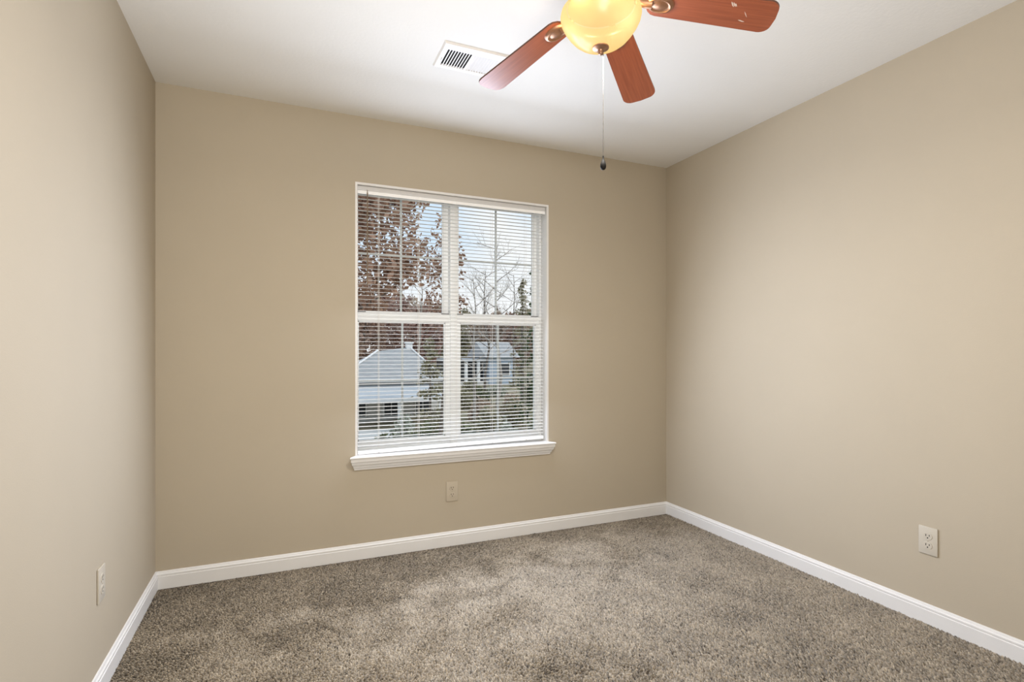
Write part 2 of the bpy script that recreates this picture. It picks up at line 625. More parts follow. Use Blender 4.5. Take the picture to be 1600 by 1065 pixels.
def wpart(mb, name, material, parent=None, smooth=False):
    """builds a window part from world coordinates under the window (or one of its parts)"""
    mb.v = [tuple(WIN_INV @ Vector(p)) for p in mb.v]
    return mb.build(name, material, parent or win, smooth)


JT = 0.012
ST = 0.570           # stool top
# jamb lining of the opening
m = MB()
m.box(WX0, WX0 + JT, YB - 0.001, YB + WT - 0.005, ST, WZ1)
m.box(WX1 - JT, WX1, YB - 0.001, YB + WT - 0.005, ST, WZ1)
m.box(WX0 + JT, WX1 - JT, YB - 0.001, YB + WT - 0.005, WZ1 - JT, WZ1)
wpart(m, 'jamb', M['trim'])
# stool with a moulded, mitred apron below
sp = [(0.0, ST), (0.040, ST), (0.0445, ST - 0.002), (0.046, ST - 0.006), (0.0445, ST - 0.011), (0.040, ST - 0.013),
      (0.0385, ST - 0.030), (0.034, ST - 0.033), (0.029, ST - 0.048), (0.023, ST - 0.052), (0.017, ST - 0.066), (0.012, ST - 0.069),
      (0.010, ST - 0.078), (0.0, ST - 0.078)]
m = MB()
m.sweep(sp, (0.366, YB), (1.556, YB), (0, -1), -0.72, 0.72)
wpart(m, 'apron', M['trim'], smooth=30)
m = MB()
m.box(WX0, WX1, YB - 0.002, YB + WT - 0.005, ST - 0.022, ST)
wpart(m, 'window_sill', M['trim'])

YF0, YF1 = YB + 0.085, YB + 0.18                # vinyl frame depth
XM = 0.951                                      # centre mullion
FX0, FX1 = WX0 + JT, WX1 - JT
m = MB()
m.box(FX0, FX0 + 0.012, YF0, YF1, ST, WZ1 - JT)
m.box(FX1 - 0.012, FX1, YF0, YF1, ST, WZ1 - JT)
m.box(FX0, FX1, YF0, YF1, WZ1 - JT - 0.005, WZ1 - JT)
m.box(FX0, FX1, YF0 - 0.004, YF1, ST, ST + 0.022)
m.box(XM - 0.020, XM + 0.020, YF0 - 0.006, YF1, ST, WZ1 - JT)
wpart(m, 'window_frame', M['vinyl'])


def sash(x0, x1, z0, z1, y0, y1, gx0, gx1, gz0, gz1, name):
    """one sash: rails and stiles, with glass and a grid as sub-parts"""
    m = MB()
    m.box(x0, gx0, y0, y1, z0, z1)
    m.box(gx1, x1, y0, y1, z0, z1)
    m.box(gx0, gx1, y0, y1, z0, gz0)
    m.box(gx0, gx1, y0, y1, gz1, z1)
    # glazing bead
    b = 0.006
    ym = (y0 + y1) / 2
    m.box(gx0, gx0 + b, ym - .008, ym + .008, gz0, gz1)
    m.box(gx1 - b, gx1, ym - .008, ym + .008, gz0, gz1)
    m.box(gx0, gx1, ym - .008, ym + .008, gz0, gz0 + b)
    m.box(gx0, gx1, ym - .008, ym + .008, gz1 - b, gz1)
    s = wpart(m, name, M['vinyl'])
    m = MB()
    m.box(gx0, gx1, ym - .002, ym + .002, gz0, gz1)
    wpart(m, 'glass', M['glass'], s)
    m = MB()
    cx, cz = (gx0 + gx1) / 2, (gz0 + gz1) / 2
    m.box(cx - .006, cx + .006, ym + .003, ym + .009, gz0, gz1)
    m.box(gx0, gx1, ym + .0035, ym + .0085, cz - .006, cz + .006)
    wpart(m, 'grid_bar', M['muntin'], s)
    return s


YL0, YL1 = YB + 0.090, YB + 0.122               # lower sashes (inner)
YU0, YU1 = YB + 0.128, YB + 0.160               # upper sashes (outer)
ZMU, ZML = 1.372, 1.318                         # meeting rail: upper glass bottom, lower glass top
for (a, b, ga, gb) in ((FX0 + .012, XM - .020, 0.391, 0.903), (XM + .020, FX1 - .012, 0.996, 1.512)):
    sash(a, b, 1.335, WZ1 - JT - .005, YU0, YU1, ga, gb, ZMU, 2.052, 'upper_sash')
    lo = sash(a, b, ST + .022, 1.368, YL0, YL1, ga, gb, 0.632, ZML, 'lower_sash')
    for xa, xb in ((a, a + .05), (b - .05, b)):
        m = MB()
        m.box(xa + .004, xb - .004, YL0 + .004, YL1 - .004, 1.368, 1.3735)
        wpart(m, 'tilt_latch_shade', M['latch'], lo)
    m = MB()
    c = (a + b) / 2
    m.box(c - .05, c + .05, YL0 - .006, YL0 + .002, 0.606, 0.611)
    wpart(m, 'lift_handle', M['vinyl'], lo)


# ------------------------------------------------------------------ mini blind
BX0, BX1 = 0.381, 1.529
BY = YB + 0.030
blind = empty('window_blind', ((BX0 + BX1) / 2, BY, WZ1 - JT))
tag(blind, 'white horizontal mini blind with open slats hung inside the window opening', 'blind')
BINV = Matrix.Translation(-Vector(blind.location))


def bpart(mb, name, material, parent=None, smooth=False):
    mb.v = [tuple(BINV @ Vector(p)) for p in mb.v]
    return mb.build(name, material, parent or blind, smooth)


m = MB()
m.box(BX0 - .002, BX1 + .012, BY - .014, BY + .014, WZ1 - JT - 0.0265, WZ1 - JT - 0.0015, bevel=0.0015)
bpart(m, 'headrail', M['headrail'])
m = MB()
m.box(BX0 - .001, BX1 + .011, BY - .0135, BY - .0115, WZ1 - JT - 0.045, WZ1 - JT - 0.027)
bpart(m, 'lit_rail_strip', M['slat'])  # added strip, stands in for the lit sash rail behind
m = MB()
PITCH = 0.0215
ztop = WZ1 - JT - 0.050
LADX = (0.495, 0.723, 0.951, 1.179, 1.407)
n_sl = 0
z = ztop
tilt = math.tan(math.radians(2.6))
while z > 0.615:
    drop = 0.0
    pts = []
    for k in range(5):
        s = -1 + k * 0.5
        pts.append((BY + s * 0.0125, z + s * 0.0125 * tilt + 0.0016 * (1 - s * s)))
    vs = []
    # the lowest slats ride a little higher on the right, as the bottom rail does
    lift = max(0.0, (0.70 - z) / 0.12) * 0.010
    for xx, lf in ((BX0, 0.0), (BX1, lift)):
        for th in (0.0, -0.0004):
            for y, zz in pts:
                vs.append((xx, y, zz + th + lf))
    fs = []
    for k in range(4):
        fs.append((k, k + 1, 11 + k, 10 + k))
        fs.append((5 + k, 15 + k, 16 + k, 6 + k))
    fs += [(0, 10, 15, 5), (4, 9, 19, 14)]
    m.add(vs, fs)
    z -= PITCH
bpart(m, 'slats', M['slat'], smooth=60)
for lx in LADX:
    m = MB()
    for dy in (-.0135, .0135):
        m.tube([(lx, BY + dy, WZ1 - JT - .026), (lx, BY + dy, 0.60 + (lx - BX0) * .010)], 0.0007, 5)
    m.tube([(lx + .006, BY, WZ1 - JT - .026), (lx + .006, BY, 0.60 + (lx - BX0) * .010)], 0.0006, 5)
    bpart(m, 'ladder_cord', M['cord'])
m = MB()
m.box(0, BX1 - BX0, -.013, .013, 0, 0.019, bevel=0.003)
rl = math.atan2(0.016, BX1 - BX0)
RM = Matrix.Translation((BX0, BY - .004, ST + .0015)) @ Matrix.Rotation(-rl, 4, 'Y')
m.v = [tuple(RM @ Vector(p)) for p in m.v]
rail = bpart(m, 'bottom_rail', M['slat'])
for lx in LADX:
    m = MB()
    zz = ST + .0015 + math.tan(rl) * (lx - BX0)
    m.box(lx - .004, lx + .004, BY - .0185, BY - .0165, zz + .001, zz + .006)
    bpart(m, 'cord_plug', M['headrail'], rail)
m = MB()
m.tube([(0.432, BY - .014, WZ1 - JT - .022), (0.432, BY - .020, WZ1 - JT - .030), (0.432, BY - .020, WZ1 - JT - .040)], 0.0022, 6)
m.tube([(0.432, BY - .020, WZ1 - JT - .038), (0.431, BY - .022, 1.512)], 0.0034, 6)
bpart(m, 'tilt_wand', M['wand'])

# ------------------------------------------------------------------ ceiling fan
FC = Vector((0.938, 1.461, H))
fan = empty('ceiling_fan', FC)
tag(fan, 'ceiling fan with five cherry wood blades and a lit amber glass bowl', 'ceiling fan')


def fz(z):
    return z - H


m = MB(); m.lathe([(0.0, 0.0), (0.075, 0.0), (0.075, -0.012), (0.062, -0.022), (0.05, -0.028), (0, -0.028)], 40)
m.build('canopy', M['bronze'], fan, 40)
m = MB(); m.lathe([(0.0, -0.028), (0.085, -0.028), (0.118, -0.045), (0.125, -0.075), (0.118, -0.105), (0.09, -0.122), (0.075, -0.128), (0, -0.128)], 48)
m.build('motor_housing', M['bronze'], fan, 40)
m = MB(); m.lathe([(0.0, -0.128), (0.072, -0.128), (0.078, -0.136), (0.072, -0.160), (0.045, -0.168), (0.045, -0.182),
                   (0.104, -0.186), (0.106, -0.192), (0.0, -0.192)], 40)
m.build('light_fitter', M['bronze'], fan, 40)

R_TIP, W_TIP, W_ROOT = 0.546, 0.0645, 0.0535


def blade_outline():
    pts = []
    x0, x1 = 0.145, R_TIP
    cr = 0.030
    hw = lambda x: W_ROOT + (W_TIP - W_ROOT) * (x - 0.2) / (x1 - 0.2)
    # root: rounded
    for k in range(9):
        a = PI / 2 + PI * k / 8
        pts.append((x0 + 0.035 + 0.035 * math.cos(a), hw(x0 + .035) * math.sin(a)))
    # tip: slightly bowed end with rounded corners
    for (sgn) in (-1, 1):
        cx, cy = x1 - cr - .006, sgn * (hw(x1) - cr)
        for k in range(7):
            a = (-PI / 2 + (PI / 2) * k / 6) if sgn < 0 else (PI / 2 * k / 6)
            bow = 0.006 * (1 - abs(cy + cr * math.sin(a)) / hw(x1))
            pts.append((cx + cr * math.cos(a) + bow, cy + cr * math.sin(a)))
        if sgn < 0:
            pts.append((x1, 0.0))
    return pts


m = MB()
m.prism(blade_outline(), -0.003, 0.003, side_mi=1)
blade0 = m.build('blade', [M['blade'], M['blade_edge']], fan)
mod_pts = []
m = MB()
m.lathe([(0.0, -0.0135), (0.010, -0.0130), (0.017, -0.0105), (0.021, -0.0085), (0.0245, -0.0095), (0.0275, -0.0125), (0.031, -0.0115), (0.0345, -0.007), (0.036, -0.003)],
        36, (0.190, 0, 0), sx=1.25, sy=0.95)
m.tube([(0.165, 0, -0.006), (0.14, 0, -0.008), (0.115, 0, -0.004), (0.095, 0, 0.004), (0.068, 0, 0.010)], [0.016, 0.013, 0.010, 0.010, 0.012], 10)
br0 = m.build('blade_bracket', M['bronze'], blade0, 50)


def blade_matrix(th, dr=0.2075, pit=math.radians(-7.3)):
    X = Vector((math.cos(th), math.sin(th), -dr)).normalized()
    v = Vector((-math.sin(th) * math.cos(pit), math.cos(th) * math.cos(pit), math.sin(pit)))
    Y = (v - X * v.dot(X)).normalized()
    Z = X.cross(Y)
    Mx = Matrix((X, Y, Z)).transposed().to_4x4()
    return Matrix.Translation((0, 0, fz(2.2860))) @ Mx


ths = [112.53, 112.53 - 72 - 0.9, 112.53 - 144 + 1.5, 112.53 - 216, 112.53 - 288]
for i, th in enumerate(ths):
    if i == 0:
        b, k = blade0, br0
    else:
        b = blade0.copy(); COL.objects.link(b)
        k = br0.copy(); COL.objects.link(k)
        k.parent = b
    b.matrix_local = blade_matrix(math.radians(th))
    if i == 2:
        for (x, y, l, w, a) in ((0.405, -0.035, .012, .0022, 1.0), (0.411, -0.035, .010, .0022, 1.0), (0.416, -0.034, .007, .002, 1.0),
                                (0.455, -0.002, .013, .0012, 1.0), (0.45, 0.026, .011, .0022, 0.2)):
            ca, sa = math.cos(a), math.sin(a)
            q = [(x + ca * u - sa * v2, y + sa * u + ca * v2) for u, v2 in ((-l, -w * .3), (-l * .3, -w), (l, -w * .2), (l * .4, w), (-l * .5, w * .7))]
            s = MB()
            s.prism(q, -0.0034, -0.0029)
            sc = s.build('scuff_mark', M['scuff'], b)
            sc['label'] = 'pale scuff on the blade'

# glass bowl
m = MB()
bowl_prof = [(0.020, fz(2.1210)), (0.036, fz(2.1215)), (0.055, fz(2.127)), (0.074, fz(2.137)), (0.090, fz(2.150)), (0.104, fz(2.166)), (0.117, fz(2.185)),
             (0.126, fz(2.203)), (0.1290, fz(2.218)), (0.1265, fz(2.231)), (0.119, fz(2.240)), (0.110, fz(2.246))]
m.lathe(bowl_prof, 64)
bowl = m.build('lamp_shade', M['bowl'], fan, 80)
bowl['label'] = 'glowing amber glass bowl'
m = MB()
m.lathe([(0.0, fz(2.126)), (0.022, fz(2.1225)), (0.0265, fz(2.119)), (0.026, fz(2.116)), (0.020, fz(2.1135)), (0.010, fz(2.111)), (0.0075, fz(2.106)),
         (0.0085, fz(2.102)), (0.007, fz(2.097)), (0.0, fz(2.095))], 32)
m.build('finial', M['bronze'], fan, 50)
# pull chain: little balls on a wire
m = MB()
cxy = (0.0072, -0.0030)
m.tube([(cxy[0] * .7, cxy[1] * .7, fz(2.118)), (cxy[0] * 1.2, cxy[1] * 1.2, fz(2.108)), (cxy[0], cxy[1], fz(2.10)), (cxy[0], cxy[1], fz(1.768))], 0.0007, 6)
zc = 2.110
while zc > 1.772:
    r = 0.0014
    m.lathe([(0, r), (r * .7, r * .7), (r, 0), (r * .7, -r * .7), (0, -r)], 8, (cxy[0], cxy[1], fz(zc)))
    zc -= 0.0036
chain = m.build('pull_chain', M['chain'], fan, 60)
m = MB()
m.lathe([(0.0, fz(1.772)), (0.0022, fz(1.771)), (0.0026, fz(1.764)), (0.004, fz(1.759)), (0.0072, fz(1.751)), (0.0095, fz(1.743)), (0.0098, fz(1.737)),
         (0.0085, fz(1.731)), (0.005, fz(1.727)), (0, fz(1.726))], 24, (cxy[0], cxy[1], 0))
fob = m.build('chain_fob', M['fob'], chain, 60)
fob['label'] = 'black teardrop pull'
# the two bulbs inside the bowl
Rv = Vector((math.cos(YAW), -math.sin(YAW), 0))
Fv = Vector((math.sin(YAW), math.cos(YAW), 0))
for lat, fw, zz in ((-0.066, -0.010, 2.186), (0.050, -0.050, 2.190)):
    d = bpy.data.lights.new('lamp_bulb', 'POINT')
    d.energy = 6.0
    d.color = (1.0, 0.83, 0.60)
    d.shadow_soft_size = 0.022
    o = bpy.data.objects.new('lamp_bulb', d)
    o.location = FC + Rv * lat + Fv * fw + Vector((0, 0, fz(zz)))
    COL.objects.link(o)
# the lamp's downward glow
d = bpy.data.lights.new('lamp_glow', 'AREA')
d.shape = 'DISK'
d.size = 0.25
d.energy = 17.0
d.color = (1.0, 0.97, 0.90)
o = bpy.data.objects.new('lamp_glow', d)
o.location = (FC.x, FC.y, 2.090)
COL.objects.link(o)

# ------------------------------------------------------------------ ceiling register
VX0, VX1, VY0, VY1 = 0.622, 0.922, 2.152, 2.356
vent = empty('ceiling_vent', ((VX0 + VX1) / 2, (VY0 + VY1) / 2, H))
tag(vent, 'white metal air register on the ceiling beside the fan', 'air vent')
VINV = Matrix.Translation(-Vector(vent.location))


def vpart(mb, name, material, smooth=False, parent=None):
    mb.v = [tuple(VINV @ Vector(p)) for p in mb.v]
    return mb.build(name, material, parent or vent, smooth)


SX0, SX1, SY0, SY1 = 0.648, 0.894, 2.196, 2.328
m = MB()
zt, zl = H - 0.001, H - 0.009
ou = [(VX0, VY0), (VX1, VY0), (VX1, VY1), (VX0, VY1)]
ib = [(VX0 + .005, VY0 + .005), (VX1 - .005, VY0 + .005), (VX1 - .005, VY1 - .005), (VX0 + .005, VY1 - .005)]
ho = [(SX0, SY0), (SX1, SY0), (SX1, SY1), (SX0, SY1)]
vs = [(x, y, H) for x, y in ou] + [(x, y, H - .002) for x, y in ou] + [(x, y, zl) for x, y in ib] + [(x, y, zl) for x, y in ho] + [(x, y, zt) for x, y in ho]
fs = []
for r in range(4):
    for k in range(4):
        j = (k + 1) % 4
        fs.append((r * 4 + k, r * 4 + j, r * 4 + 4 + j, r * 4 + 4 + k))
m.add(vs, fs)
# divider between the two louvre banks and cross bar
m.box(0.7605, 0.7675, SY0, SY1, H - .009, H - .002)
vpart(m, 'frame', M['vent'])
m = MB(); m.box(SX0, SX1, SY0, SY1, H - .0016, H - .0004)
vpart(m, 'dark_duct_plate', M['duct'])  # dark plate on solid ceiling, the duct's shade put into its colour
for bank, (xa, xb, sg) in enumerate(((SX0, 0.7605, 1), (0.7675, SX1, -1))):
    m = MB()
    npt = 9 if bank == 0 else 10
    for k in range(npt):
        cx = xa + (k + .5) * (xb - xa) / npt + (.004 if bank == 0 else 0.0)
        dx = 0.0046 * sg
        # an angled fin
        z1, z0 = H - .0020, H - .0090
        t = .0007
        wx = 0.0022
        if bank == 0:
            vs = [(cx - wx, SY0, z0), (cx + wx, SY0, z0), (cx + wx + .0042, SY0, z1), (cx - wx + .0042, SY0, z1)]
        else:
            vs = [(cx + .0045, SY0, z0), (cx + .0058, SY0, z0), (cx - .0046, SY0, z1), (cx - .0059, SY0, z1)]
        vs += [(x, SY1, z) for x, _, z in vs]
        m.add(vs, [(0, 1, 2, 3), (7, 6, 5, 4), (0, 4, 5, 1), (1, 5, 6, 2), (2, 6, 7, 3), (3, 7, 4, 0)])
    vpart(m, 'louvre_bank', M['vent'])
m = MB(); m.box(0.6385, 0.6415, 2.268, 2.285, H - .014, H - .0085)
vpart(m, 'damper_lever', M['headrail'])


# ------------------------------------------------------------------ outlets
def outlet(label, loc, rotz, mplate):
    """faces local -Y; plate back at local y = 0"""
    root = empty('wall_outlet', loc, (0, 0, rotz))
    tag(root, label, 'wall outlet', 'wall outlets')
    m = MB()
    m.box(-.036, .036, -.0062, 0.0, -.058, .058, bevel=0.0035)
    m.build('cover_plate', mplate, root, 40)
    for s in (-1, 1):
        m = MB()
        poly = []
        for k in range(24):
            a = 2 * PI * k / 24
            x, z = 0.0172 * math.cos(a), 0.0172 * math.sin(a)
            poly.append((max(-.0172, min(.0172, x)), max(-.0135, min(.0135, z))))
        n = len(poly)
        vs = [(x, -.0060, s * .0195 + z) for x, z in poly] + [(x * .95, -.0078, s * .0195 + z * .95) for x, z in poly]
        m.add(vs, [tuple(range(n)), tuple(range(2 * n - 1, n - 1, -1))] + [(i, (i + 1) % n, n + (i + 1) % n, n + i) for i in range(n)])
        rc = m.build('receptacle', mplate, root)
        m = MB()
        zc = s * .0195
        m.box(-.0078, -.0050, -.0081, -.0076, zc - .001, zc + .0075)
        m.box(.0050, .0078, -.0081, -.0076, zc - .000, zc + .0070)
        vv = []
        for k in range(10):
            a = 2 * PI * k / 10
            vv.append((0.0028 * math.cos(a), zc - .0072 + .0028 * math.sin(a)))
        m.add([(x, -.0081, z) for x, z in vv] + [(x, -.0076, z) for x, z in vv],
              [tuple(range(10)), tuple(range(19, 9, -1))] + [(i, (i + 1) % 10, 10 + (i + 1) % 10, 10 + i) for i in range(10)])
        m.build('plug_slot', M['slot'], rc)
    m = MB()
    m.lathe([(0, .0012), (.0022, .001), (.003, 0)], 14)
    Rm = Matrix.Translation((0, -.0062, 0)) @ Matrix.Rotation(PI / 2, 4, 'X')
    m.v = [tuple(Rm @ Vector(p)) for p in m.v]
    m.build('screw', M['screw'], root, 60)
    return root


outlet('beige duplex outlet on the back wall below the window', (0.917, YB, 0.319), 0, M['plate'])
outlet('beige duplex outlet low on the right wall above the baseboard', (XR, 1.366, 0.350), -PI / 2, M['plate_white'])
outlet('beige duplex outlet low on the left wall near the corner', (XL, 2.19, 0.365), PI / 2, M['plate_white'])


# ------------------------------------------------------------------ outdoors
def ground_z(x, y):
    if y < 22:
        z = -3.2
    elif y < 42:
        z = -3.2 + (y - 22) / 20 * 1.0
    else:
        z = -2.2 + (y - 42) * 0.062
    return z + 0.10 * math.sin(x * .7 + y * .3) + .08 * math.sin(x * .31 - y * .45)


m = MB()
nx, ny = 50, 60
gxs = [-20 + 110 * i / nx for i in range(nx + 1)]
gys = [4.2 + 90 * (j / ny) ** 1.4 for j in range(ny + 1)]
m.add([(x, y, ground_z(x, y)) for y in gys for x in gxs],
      [(j * (nx + 1) + i, j * (nx + 1) + i + 1, (j + 1) * (nx + 1) + i + 1, (j + 1) * (nx + 1) + i) for j in range(ny) for i in range(nx)])
struct(m.build('ground', M['litter'], smooth=80), 'leaf-covered yard sloping up beyond the window', 'ground')


def leaves(mb, rng, pts_fn, n, size, flat=0.0):
    for _ in range(n):
        p = pts_fn(rng)
        s = size * rng.uniform(.6, 1.3)
        a = Vector((rng.gauss(0, 1), rng.gauss(0, 1), rng.gauss(0, 1) * (1 - flat))).normalized()
        b = a.orthogonal().normalized()
        b = (Matrix.Rotation(rng.uniform(0, 6.28), 3, a) @ b)
        w = s * .55
        c = a.cross(b).normalized()
        mb.add([p - b * s, p + c * w - b * s * .1, p + b * s, p - c * w - b * s * .1], [(0, 1, 2, 3)])


def branches(mb, rng, p, d, length, rad, depth, spread=.5, tips=None):
    n = 4
    pts, rads = [p], [rad]
    q = p.copy()
    dd = d.copy()
    for i in range(n):
        dd = (dd + Vector((rng.gauss(0, .10), rng.gauss(0, .10), rng.gauss(.03, .07)))).normalized()
        q = q + dd * length / n
        pts.append(q.copy())
        rads.append(rad * (1 - .5 * (i + 1) / n))
    mb.tube(pts, rads, 5 if depth > 1 else 3, cap=False)
    if tips is not None and depth <= 1:
        tips.extend(pts[1:])
    if depth > 0:
        for i in range(rng.randint(3, 4)):
            k = rng.randint(2, n)
            ax = dd.orthogonal().normalized()
            ax = Matrix.Rotation(rng.uniform(0, 6.28), 3, dd) @ ax
            nd = (dd + ax * spread * rng.uniform(.6, 1.4) + Vector((0, 0, .12))).normalized()
            branches(mb, rng, pts[k].copy(), nd, length * rng.uniform(.5, .72), rads[k] * .62, depth - 1, spread, tips)


def tree(name, label, x, y, height, crown_h, crown_r, n, size, leafmat, barkmat, seed, depth=3, cat='tree', group=None, bare=False, fill=1.0, trunk_r=None, z0=None):
    rng = random.Random(seed)
    zb = ground_z(x, y) - .1 if z0 is None else z0
    root = empty(name, (x, y, zb))
    tag(root, label, cat, group)
    m = MB()
    tips = []
    tr = trunk_r or height * .016
    th = height - crown_h
    pts, rads = [Vector((0, 0, 0))], [tr]
    for i in range(5):
        pts.append(Vector((rng.gauss(0, .02) * height * .5, rng.gauss(0, .02) * height * .5, (i + 1) / 5 * (height * .85))))
        rads.append(tr * (1 - .16 * (i + 1)))
    m.tube(pts, rads, 8)
    nb = 15 if bare else 7
    for i in range(nb):
        f = th / height + (0.85 - th / height) * (i + rng.random()) / nb
        k = min(4, int(f / .85 * 5))
        u = f / .85 * 5 - k
        p = pts[k].lerp(pts[k + 1], u)
        a = i * 2.4 + rng.random()
        dv = Vector((math.cos(a), math.sin(a), rng.uniform(.35, 1.0))).normalized()
        branches(m, rng, p, dv, crown_r * rng.uniform(.6, .95), tr * .38 * (1 - .5 * f), depth - 1 if not bare else depth, .55, tips)
    m.build('trunk', barkmat, root)
    if not bare and n:
        lm = MB()
        cz = height - crown_h / 2

        def pt(r):
            if r.random() < .55 and tips:
                t = r.choice(tips)
                return t + Vector((r.gauss(0, .16), r.gauss(0, .16), r.gauss(0, .14))) * crown_r * .6
            while True:
                v = Vector((r.uniform(-1, 1), r.uniform(-1, 1), r.uniform(-1, 1)))
                if .25 < v.length < 1:
                    return Vector((v.x * crown_r * fill, v.y * crown_r * fill, cz + v.z * crown_h / 2 * fill))
        leaves(lm, rng, pt, n, size)
        lm.build('foliage', leafmat, root)
    return root


def pine(label, x, y, height, r, seed, group=None, leaf='needle'):
    rng = random.Random(seed)
    zb = ground_z(x, y) - .1
    root = empty('evergreen_tree', (x, y, zb))
    tag(root, label, 'tree', group)
    m = MB()
    m.tube([(0, 0, 0), (0, 0, height * .5), (0, 0, height)], [height * .018, height * .011, .01], 7)
    lm = MB()
    for i in range(int(height * 10)):
        f = rng.random() ** .8
        z = height * (.12 + .87 * f)
        rr = r * (1 - f) ** .7 * rng.uniform(.6, 1.05) + .1
        a = rng.uniform(0, 6.28)
        e = Vector((rr * math.cos(a), rr * math.sin(a), z - rr * .18))
        m.tube([(0, 0, z), e], [.02, .006], 3, cap=False)
        for k in range(16):
            t = rng.uniform(.15, 1.05)
            p = Vector((0, 0, z)).lerp(e, t)
            leaves(lm, rng, lambda q: p + Vector((q.gauss(0, .09), q.gauss(0, .09), q.gauss(0, .06))), 1, .11)
    m.build('trunk', M['bark'], root)
    lm.build('foliage', M[leaf], root)
    return root


def shrub(label, x, y, r, h, n, size, leafmat, seed, name='shrub', group=None):
    rng = random.Random(seed)
    zb = ground_z(x, y) - .05
    root = empty(name, (x, y, zb))
    tag(root, label, 'shrub', group)
    m = MB()
    for i in range(9):
        a = rng.uniform(0, 6.28)
        e = Vector((r * .7 * math.cos(a), r * .7 * math.sin(a), h * rng.uniform(.6, .95)))
        m.tube([(0, 0, 0), e * .5 + Vector((0, 0, .1)), e], [.03, .018, .006], 4, cap=False)
    m.build('stem', M['bark'], root)
    lm = MB()

    def pt(q):
        while True:
            v = Vector((q.uniform(-1, 1), q.uniform(-1, 1), q.uniform(0, 1)))
            if .45 < Vector((v.x, v.y, v.z)).length < 1.0:
                bump = 1 + .18 * math.sin(v.x * 7 + seed) * math.sin(v.y * 6 + 2 * seed)
                return Vector((v.x * r, v.y * r, v.z * h)) * bump
    leaves(lm, rng, pt, n, size)
    lm.build('foliage', leafmat, root)
    return root


# --- house on the left: grey roof, lower porch roof, pale walls
def house_grey(x0, x1, y0, y1):
    gz = ground_z((x0 + x1) / 2, y0) - .2
    cx, cy = (x0 + x1) / 2, (y0 + y1) / 2
    root = empty('house', (cx, cy, gz))
    tag(root, 'grey-roofed house with white trim seen through the left half of the window', 'house')
    inv = Matrix.Translation(-Vector((cx, cy, gz)))

    def P(mb, name, mt, parent=None):
        mb.v = [tuple(inv @ Vector(p)) for p in mb.v]
        return mb.build(name, mt, parent or root)
    ez, rz = -0.40, 1.42
    m = MB(); m.box(x0 + .3, x1 - .3, y0 + .3, y1 - .3, gz, ez)
    wall = P(m, 'wall', M['siding'])
    m = MB()
    ra, rb = x0 + 2.7, x0 + 4.6
    t = .12
    vs = [(x0, y0, ez), (x1, y0, ez), (x1, y1, ez), (x0, y1, ez), (ra, cy, rz - .25), (rb, cy, rz)]
    fs = [(0, 1, 5, 4), (1, 2, 5), (2, 3, 4, 5), (3, 0, 4), (3, 2, 1, 0)]
    m.add(vs, fs)
    roof = P(m, 'roof', M['shingle'])
    # white rake and ridge boards, gutter
    m = MB()
    m.tube([(x0, y0, ez + .03), (ra, cy, rz - .20)], .07, 5)
    P(m, 'rake_board', M['ext_white'], roof)
    m = MB()
    m.tube([(x1, y0, ez + .03), (rb, cy, rz + .05)], .05, 5)
    P(m, 'rake_board', M['ext_white'], roof)
    m = MB(); m.box(x0, x1, y0 - .12, y0 + .02, ez - .14, ez + .04)
    P(m, 'gutter', M['ext_white'], roof)
    m = MB()
    m.box(rb - .18, rb + .18, cy - .2, cy + .2, rz - .3, rz + .28)
    m.box(rb - .24, rb + .24, cy - .26, cy + .26, rz + .22, rz + .32)
    P(m, 'chimney', M['ext_white'])
    # porch roof
    pz0, pz1 = -1.30, -0.72
    m = MB()
    m.add([(x0 - .2, y0 - 2.2, pz0), (x1 - .6, y0 - 2.2, pz0), (x1 - .6, y0 + .3, pz1), (x0 - .2, y0 + .3, pz1),
           (x0 - .2, y0 - 2.2, pz0 - .12), (x1 - .6, y0 - 2.2, pz0 - .12), (x1 - .6, y0 + .3, pz0 - .12), (x0 - .2, y0 + .3, pz0 - .12)],
          [(0, 1, 2, 3), (4, 7, 6, 5), (0, 4, 5, 1), (1, 5, 6, 2), (2, 6, 7, 3), (3, 7, 4, 0)])
    pr = P(m, 'porch_roof', M['shingle_lt'])
    m = MB(); m.box(x0 - .25, x1 - .55, y0 - 2.30, y0 - 2.19, pz0 - .20, pz0 + .02)
    P(m, 'fascia', M['ext_white'], pr)
    for px in (x0, cx, x1 - .8):
        m = MB(); m.box(px - .09, px + .09, y0 - 2.15, y0 - 1.97, gz, pz0 - .1)
        P(m, 'porch_post', M['ext_white'])
    for wx in (x0 + 1.2, x0 + 3.0, x0 + 4.8):
        m = MB(); m.box(wx - .45, wx + .45, y0 + .22, y0 + .30, -2.5, -1.5)
        f = P(m, 'house_window', M['ext_white'])
        m = MB(); m.box(wx - .38, wx - .03, y0 + .20, y0 + .24, -2.43, -1.57); m.box(wx + .03, wx + .38, y0 + .20, y0 + .24, -2.43, -1.57)
        P(m, 'pane', M['ext_dark'], f)
    return root


house_grey(2.6, 8.6, 30.0, 36.0)


